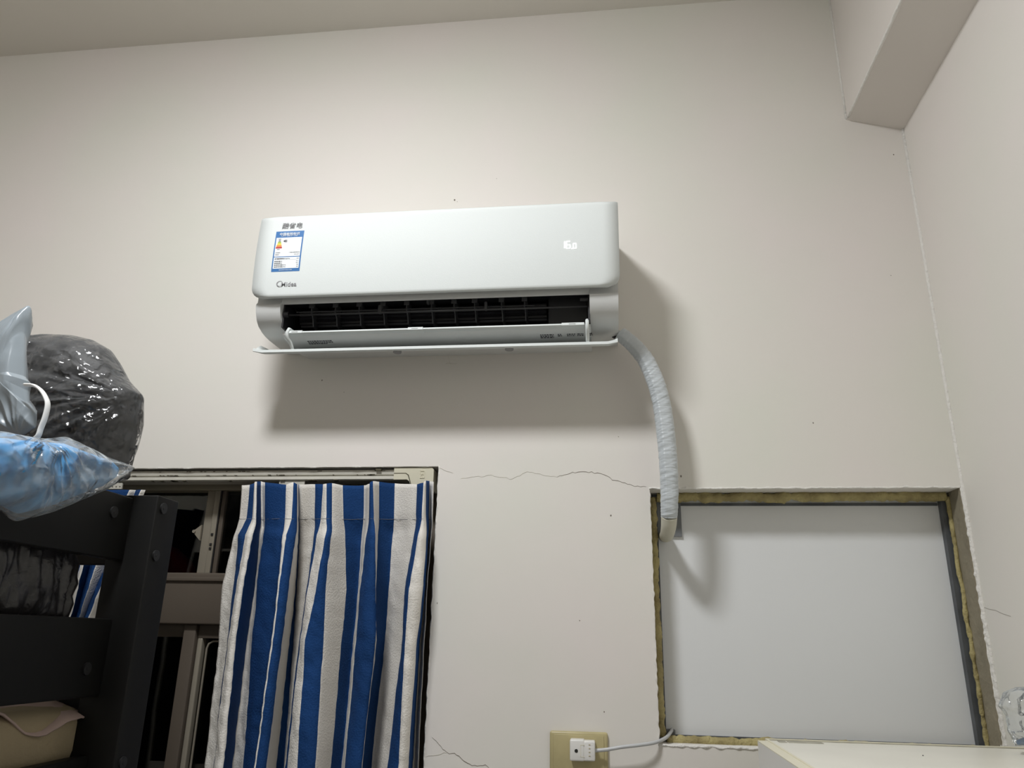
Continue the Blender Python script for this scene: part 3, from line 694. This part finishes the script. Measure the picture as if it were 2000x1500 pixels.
mk.box((mm-.003, -.0424, a0.z+.008), (mm-.0023, -.0415, a1.z-.010)); mk.build('embossed_square', M['edge'], plg)
cbp = []
for (x, y, Y0) in ((1160, 1466, -.027), (1185, 1464, -.028), (1215, 1459, -.03), (1250, 1455, -.028), (1280, 1450, -.015), (1300, 1441, .02), (1310, 1430, .06), (1313, 1424, .088)):
    p = at(x, y, Y0); cbp.append((p.x, p.y, p.z))
tag(MB().tube(catm(cbp, 8), .0037, 12).build('power_cable', M['cable'], None, smooth='all'), 'grey power cable running from plug into corner of the board', 'cable')
bx0, bx1 = at(1299, 1455, .085), at(1318, 1424, .085)
struct(MB().box((bx0.x, .074, bx0.z), (bx1.x, .0865, bx1.z), .002).build('trim_20', M['plate']))

# ------------------------------------------------------------------ white cabinet at lower right
cb = thing('white_cabinet', 'white laminate cabinet top standing in the corner under the board', 'cabinet', (.5, -.5, 0))
TZ = 1.43
MB().box((.271, -1.05, 0), (.289, -.168, TZ-.0005), .001).build('side_panel', M['cabinet_side'], cb)
MB().box((.271, -1.05, TZ-.001), (.289, -.168, TZ+.0005)).build('edge_strip', M['edge'], cb)
MB().box((.2895, -1.05, TZ-.018), (.778, -.152, TZ-.0005), .001).build('top_board', M['cabinet'], cb)
MB().box((.2895, -.150, 0), (.778, -.142, TZ+.002)).build('back_panel', M['edge'], cb)
MB().box((.289, -1.05, TZ-.002), (.293, -.151, TZ+.0018)).build('edge_strip', M['edge'], cb)
MB().box((.293, -.1535, TZ-.001), (.778, -.1505, TZ+.0008)).build('joint_line', M['residue'], cb)
rs = MB()
for k in range(9):
    x = .308+k*.0088; rs.add([(x, -.182, TZ), (x+.0086, -.182+random.uniform(-.003, .003), TZ), (x+.0082, -.160, TZ), (x+.001, -.160, TZ)], [(0, 1, 2, 3)])
rs2 = MB().box((.308, -.183, TZ-.0008), (.322, -.161, TZ+.0003)).box((.325, -.181, TZ-.0008), (.387, -.161, TZ+.0003)).build('tape_residue', M['residue'], cb)
MB().disc((.515, -.30, TZ-.0004), (0, 0, 1), .0012, .001, 8).build('speck', M['ink'], cb)

# ------------------------------------------------------------------ bunk bed
bed = thing('bunk_bed', 'black bunk bed end with bolted post and guard rails', 'bed', (-1.35, -1.3, 0))
def bpart(name, a, b, bev=.0025): return MB().box(a, b, bev).build(name, M['black'], bed, smooth=True)
PX1_, PX0_, PY0, PY1 = -.856, -.943, -.400, -.325
post = bpart('post', (PX0_, PY0, 0), (PX1_, PY1, 1.851), .003)
bpart('post', (PX0_, -2.28, 0), (PX1_, -2.2, 1.851), .003); bpart('post', (-1.80, PY0, 0), (-1.72, PY1, 1.851), .003); bpart('post', (-1.80, -2.28, 0), (-1.72, -2.2, 1.851), .003)
r1 = bpart('guard_rail', (-.930, -2.2, 1.727), (-.906, -.4005, 1.845)); r2 = bpart('guard_rail', (-.930, -2.2, 1.490), (-.906, -.4005, 1.622))
bpart('side_rail', (-.930, -2.2, 1.26), (-.906, -.4005, 1.393))
bpart('end_board', (-1.72, -.372, 1.722), (-.9435, -.350, 1.845)); bpart('end_board', (-1.72, -.372, 1.24), (-.9435, -.350, 1.600))
bpart('guard_rail', (-1.76, -2.2, 1.727), (-1.74, -.4, 1.845))
bpart('bed_base', (-1.74, -2.2, 1.33), (-.9305, -.4005, 1.372))
def bolt(c, ax, par):
    b_ = MB().disc(c, ax, .0105, .004, 22); o = b_.build('bolt', M['bolt'], par, smooth=40)
    c2 = Vector(c)+Vector(ax)*.004
    MB().disc(c2, ax, .0035, .0006, 6).build('hex_socket', M['hose'], o)
for (x, y) in ((318, 993), (303, 1085), (238, 1490)):
    p = atx(x, y, PX1_); bolt((PX1_-.0005, p.y, p.z), (1, 0, 0), post)
for (x, y, rr) in ((221, 1000, r1), (168, 1306, r2)):
    p = atx(x, y, -.906); bolt((-.9065, p.y, p.z), (1, 0, 0), rr)

# ------------------------------------------------------------------ soft things on the bed
def blob(name, outline, Y0, T, mt, parent=None, grow=1.0, amp=.006, fs_=14, seed=0, center=None, skew=0.0, rings=26, nang=150, backflat=.8, ridge=0.0, XP=None, zs=1.0, pin=()):
    """rounded body: outline in real metres at depth Y0, swelling T towards and away from the room"""
    pts = [atx(x, y, XP) if XP is not None else at(x, y, Y0) for x, y in outline]; P2 = [(p.y if XP is not None else p.x, p.z) for p in pts]
    if center: c = atx(center[0], center[1], XP) if XP is not None else at(center[0], center[1], Y0); cx, cz = (c.y if XP is not None else c.x), c.z
    else: cx = sum(p[0] for p in P2)/len(P2); cz = sum(p[1] for p in P2)/len(P2)
    # smooth boundary by ray casting
    def rad(a):
        dx, dz = math.cos(a), math.sin(a); best = 0
        for (ax, az), (bx, bz) in zip(P2, P2[1:]+P2[:1]):
            ex, ez = bx-ax, bz-az; det = dx*(-ez)+dz*ex
            if abs(det) < 1e-12: continue
            t = ((ax-cx)*(-ez)+(az-cz)*ex)/det; s_ = (dx*(az-cz)-dz*(ax-cx))/det
            if t > 0 and -1e-6 <= s_ <= 1+1e-6: best = max(best, t)
        return best
    bd = [rad(2*math.pi*k/nang)*grow for k in range(nang)]
    PN = []
    for (px_, py_, K, A, F_) in pin:
        p = atx(px_, py_, XP) if XP is not None else at(px_, py_, Y0); PN.append(((p.y if XP is not None else p.x), p.z, K, A, F_))
    vs = []; fs = []
    for sgn in (-1, 1):
        base = len(vs)
        for i in range(rings+1):
            r_ = math.sin(math.pi/2*i/rings)
            for k in range(nang):
                a_ = 2*math.pi*k/nang; rr = bd[k]*r_; x = cx+math.cos(a_)*rr; z = cz+math.sin(a_)*rr
                h = T*math.sqrt(max(0, 1-r_**2.4))*(1 if sgn < 0 else backflat)
                q = (x*fs_, z*fs_*zs, seed); nz = noise.noise(q)+.5*noise.noise((x*fs_*2.3, z*fs_*2.3*zs, seed+5))
                rg = (1-abs(noise.noise((x*fs_*1.3+seed, z*fs_*.8*zs, 2.2)))*2)
                for (qx, qz, K, A, F_) in PN:
                    dd_ = math.hypot(x-qx, z-qz); aa = math.atan2(z-qz, x-qx)
                    h += A*min(1, dd_/.03)*math.exp(-dd_/F_)*(1-2.2*abs(noise.noise((aa*K, dd_*6, seed+2))))*min(1, (1-r_)*5)
                h += (amp*nz+ridge*rg)*min(1, (1-r_)*4)
                if XP is None: vs.append((x, Y0+sgn*h+skew*(z-cz), z))
                else: vs.append((XP-sgn*h+skew*(z-cz), x, z))
        for i in range(rings):
            for k in range(nang):
                f = (base+i*nang+k, base+i*nang+(k+1) % nang, base+(i+1)*nang+(k+1) % nang, base+(i+1)*nang+k)
                fs.append(f if sgn > 0 else f[::-1])
    mb = MB().add(vs, fs)
    o = mb.build(name, mt, parent, smooth='all', fix=False)
    import bmesh
    bm = bmesh.new(); bm.from_mesh(o.data); bmesh.ops.remove_doubles(bm, verts=bm.verts[:], dist=.0002); bmesh.ops.recalc_face_normals(bm, faces=bm.faces[:]); bm.to_mesh(o.data); bm.free()
    return o

def soft(name, label, cat, loc): return thing(name, label, cat, loc)
# beige foam pad on the bed base
mt_ = MB().box((-1.66, -2.1, 1.373), (-.938, -.376, 1.474), .028).build('foam_mattress', M['beige'], None, smooth='all')
tag(mt_, 'thick beige foam pad lying on the bed behind the lowest rail', 'mattress')
# pink cloth with folds
def cloth():
    nx, ny = 60, 40; vs = []; fs = []
    for j in range(ny+1):
        for i in range(nx+1):
            y = -1.2+.818*i/nx; x = -1.5+.570*j/ny
            z = 1.4775+.013*(noise.noise((x*9, y*16, 2))+.6)+.006*math.sin(y*38+x*14)+.0035*noise.noise((x*30, y*40, 6))
            if j > ny-9: z -= .0022*(j-ny+9)**1.5*.5*(1+.5*math.sin(y*23)); 
            z = max(z, 1.4745) if j <= ny-7 else z
            vs.append((x+.006*math.sin(y*25) if j > ny-5 else x, y, z))
    for j in range(ny):
        for i in range(nx): a_ = j*(nx+1)+i; fs.append((a_, a_+1, a_+nx+2, a_+nx+1))
    o = MB().add(vs, fs).build('folded_cloth', M['pink'], None, smooth='all'); s_ = o.modifiers.new('t', 'SOLIDIFY'); s_.thickness = .003
    return tag(o, 'pale pink cloth crumpled on top of the beige foam pad', 'cloth')
cloth()
# black plastic bag stuffed between the rails
kb = thing('black_plastic_bag', 'crumpled black plastic bag stuffed between the guard rails', 'bag', (-1.2, -.65, 1.6))
blob('bag_body', [(-160, 1030), (0, 1035), (100, 1050), (140, 1068), (153, 1100), (148, 1125), (151, 1140), (138, 1165), (142, 1180), (128, 1215), (100, 1225), (-160, 1225)], 0, .022, M['blackbag'], kb, zs=.35, amp=.009, fs_=30, seed=3, ridge=.010, center=(-20, 1130), XP=-.966, rings=40, nang=220)
# large black garment in clear plastic, standing behind
gb = thing('garment_bag', 'large black bedding bundle in clear crinkled plastic leaning by the wall', 'bag', (-1.1, -.45, 1.85))
go = [(-120, 760), (-60, 690), (20, 668), (60, 660), (100, 656), (150, 658), (185, 666), (215, 683), (232, 708), (250, 742), (276, 770), (276, 800), (274, 830), (264, 870), (252, 905), (246, 935), (200, 945), (-120, 945)]
blob('bedding', [(x*.985+1, y*.985+13) for x, y in go], -.455, .075, M['garment'], gb, amp=.007, fs_=9, seed=11, center=(70, 830), grow=.992, ridge=.004, pin=[(276, 785, 5, .02, .10)], rings=40, nang=220)
blob('clear_wrap', go, -.455, .088, M['clear'], gb, amp=.005, fs_=18, seed=21, center=(70, 830), grow=1.0, ridge=.004, pin=[(278, 785, 6, .022, .12), (60, 700, 4, .018, .06), (200, 930, 5, .012, .08)], rings=50, nang=260)
# blue cloth in clear bag at the front
bb = thing('blue_clothes_bag', 'clear plastic bag of folded sky-blue clothes resting over the top rail', 'bag', (-.85, -.66, 1.84))
bo = [(-60, 850), (0, 842), (40, 850), (85, 857), (125, 853), (165, 872), (205, 893), (258, 912), (228, 938), (200, 957), (150, 978), (90, 1003), (32, 1018), (22, 1012), (0, 992), (-60, 985)]
bi = [(-60, 862), (0, 855), (60, 862), (120, 866), (170, 885), (212, 900), (228, 915), (222, 932), (195, 950), (150, 966), (90, 990), (35, 1003), (0, 985), (-60, 970)]
blob('blue_clothes', bi, 0, .030, M['bluecloth'], bb, amp=.008, fs_=20, seed=31, center=(70, 930), ridge=.010, XP=-.85, rings=40, nang=220)
blob('clear_bag', bo, 0, .038, M['clear2'], bb, amp=.004, fs_=26, seed=41, center=(70, 930), ridge=.005, pin=[(262, 912, 5, .016, .09), (60, 850, 5, .016, .07)], XP=-.85, rings=50, nang=260)
# milky grey bag on top with its white cord
wbag = thing('milky_plastic_bag', 'milky grey plastic bag with pointed top at the left edge', 'bag', (-1.0, -.68, 1.95))
wo = [(-150, 700), (-60, 655), (0, 630), (30, 612), (57, 597), (60, 600), (52, 628), (46, 648), (46, 690), (47, 735), (55, 745), (52, 762), (55, 795), (70, 805), (68, 835), (45, 850), (0, 862), (-150, 862)]
blob('bag_body', wo, -.68, .022, M['milky'], wbag, amp=.007, fs_=12, seed=51, center=(10, 740), ridge=.003, pin=[(57, 597, 6, .008, .08), (40, 860, 4, .012, .05)], nang=360, rings=40)
cp_ = []
for (x, y) in ((50, 752), (66, 753), (80, 762), (90, 778), (93, 792), (88, 815), (80, 836), (74, 852), (60, 862)): 
    p = at(x, y, -.70); cp_.append((p.x, p.y, p.z))
MB().tube(catm(cp_, 6), .0042, 8, flat=(1.5, .6)).build('cord_loop', M['ribbon'], wbag, smooth='all')
# dark red lump beyond the transom
blob('bag_body', [(300, 1060), (345, 1070), (372, 1095), (385, 1125), (380, 1180), (290, 1180), (285, 1090)], .26, .05, M['red'], ob, amp=.01, seed=61, rings=10, nang=40)
# clear plastic bag at the far right on the cabinet
cpb = thing('clear_plastic_bag', 'crumpled empty clear plastic bag on the white cabinet by the right wall', 'bag', (.73, -.25, 1.43))
blob('film', [(1960, 1352), (1985, 1342), (2030, 1340), (2040, 1452), (1983, 1457), (1975, 1430), (1968, 1400), (1952, 1378)], -.24, .022, M['clear2'], cpb, amp=.010, fs_=40, seed=71, rings=16, nang=70, ridge=.01)
blob('dark_contents', [(1985, 1446), (2000, 1440), (2030, 1440), (2030, 1452), (1985, 1455)], -.24, .01, M['label_blue'], cpb, amp=.002, seed=72, rings=8, nang=30)
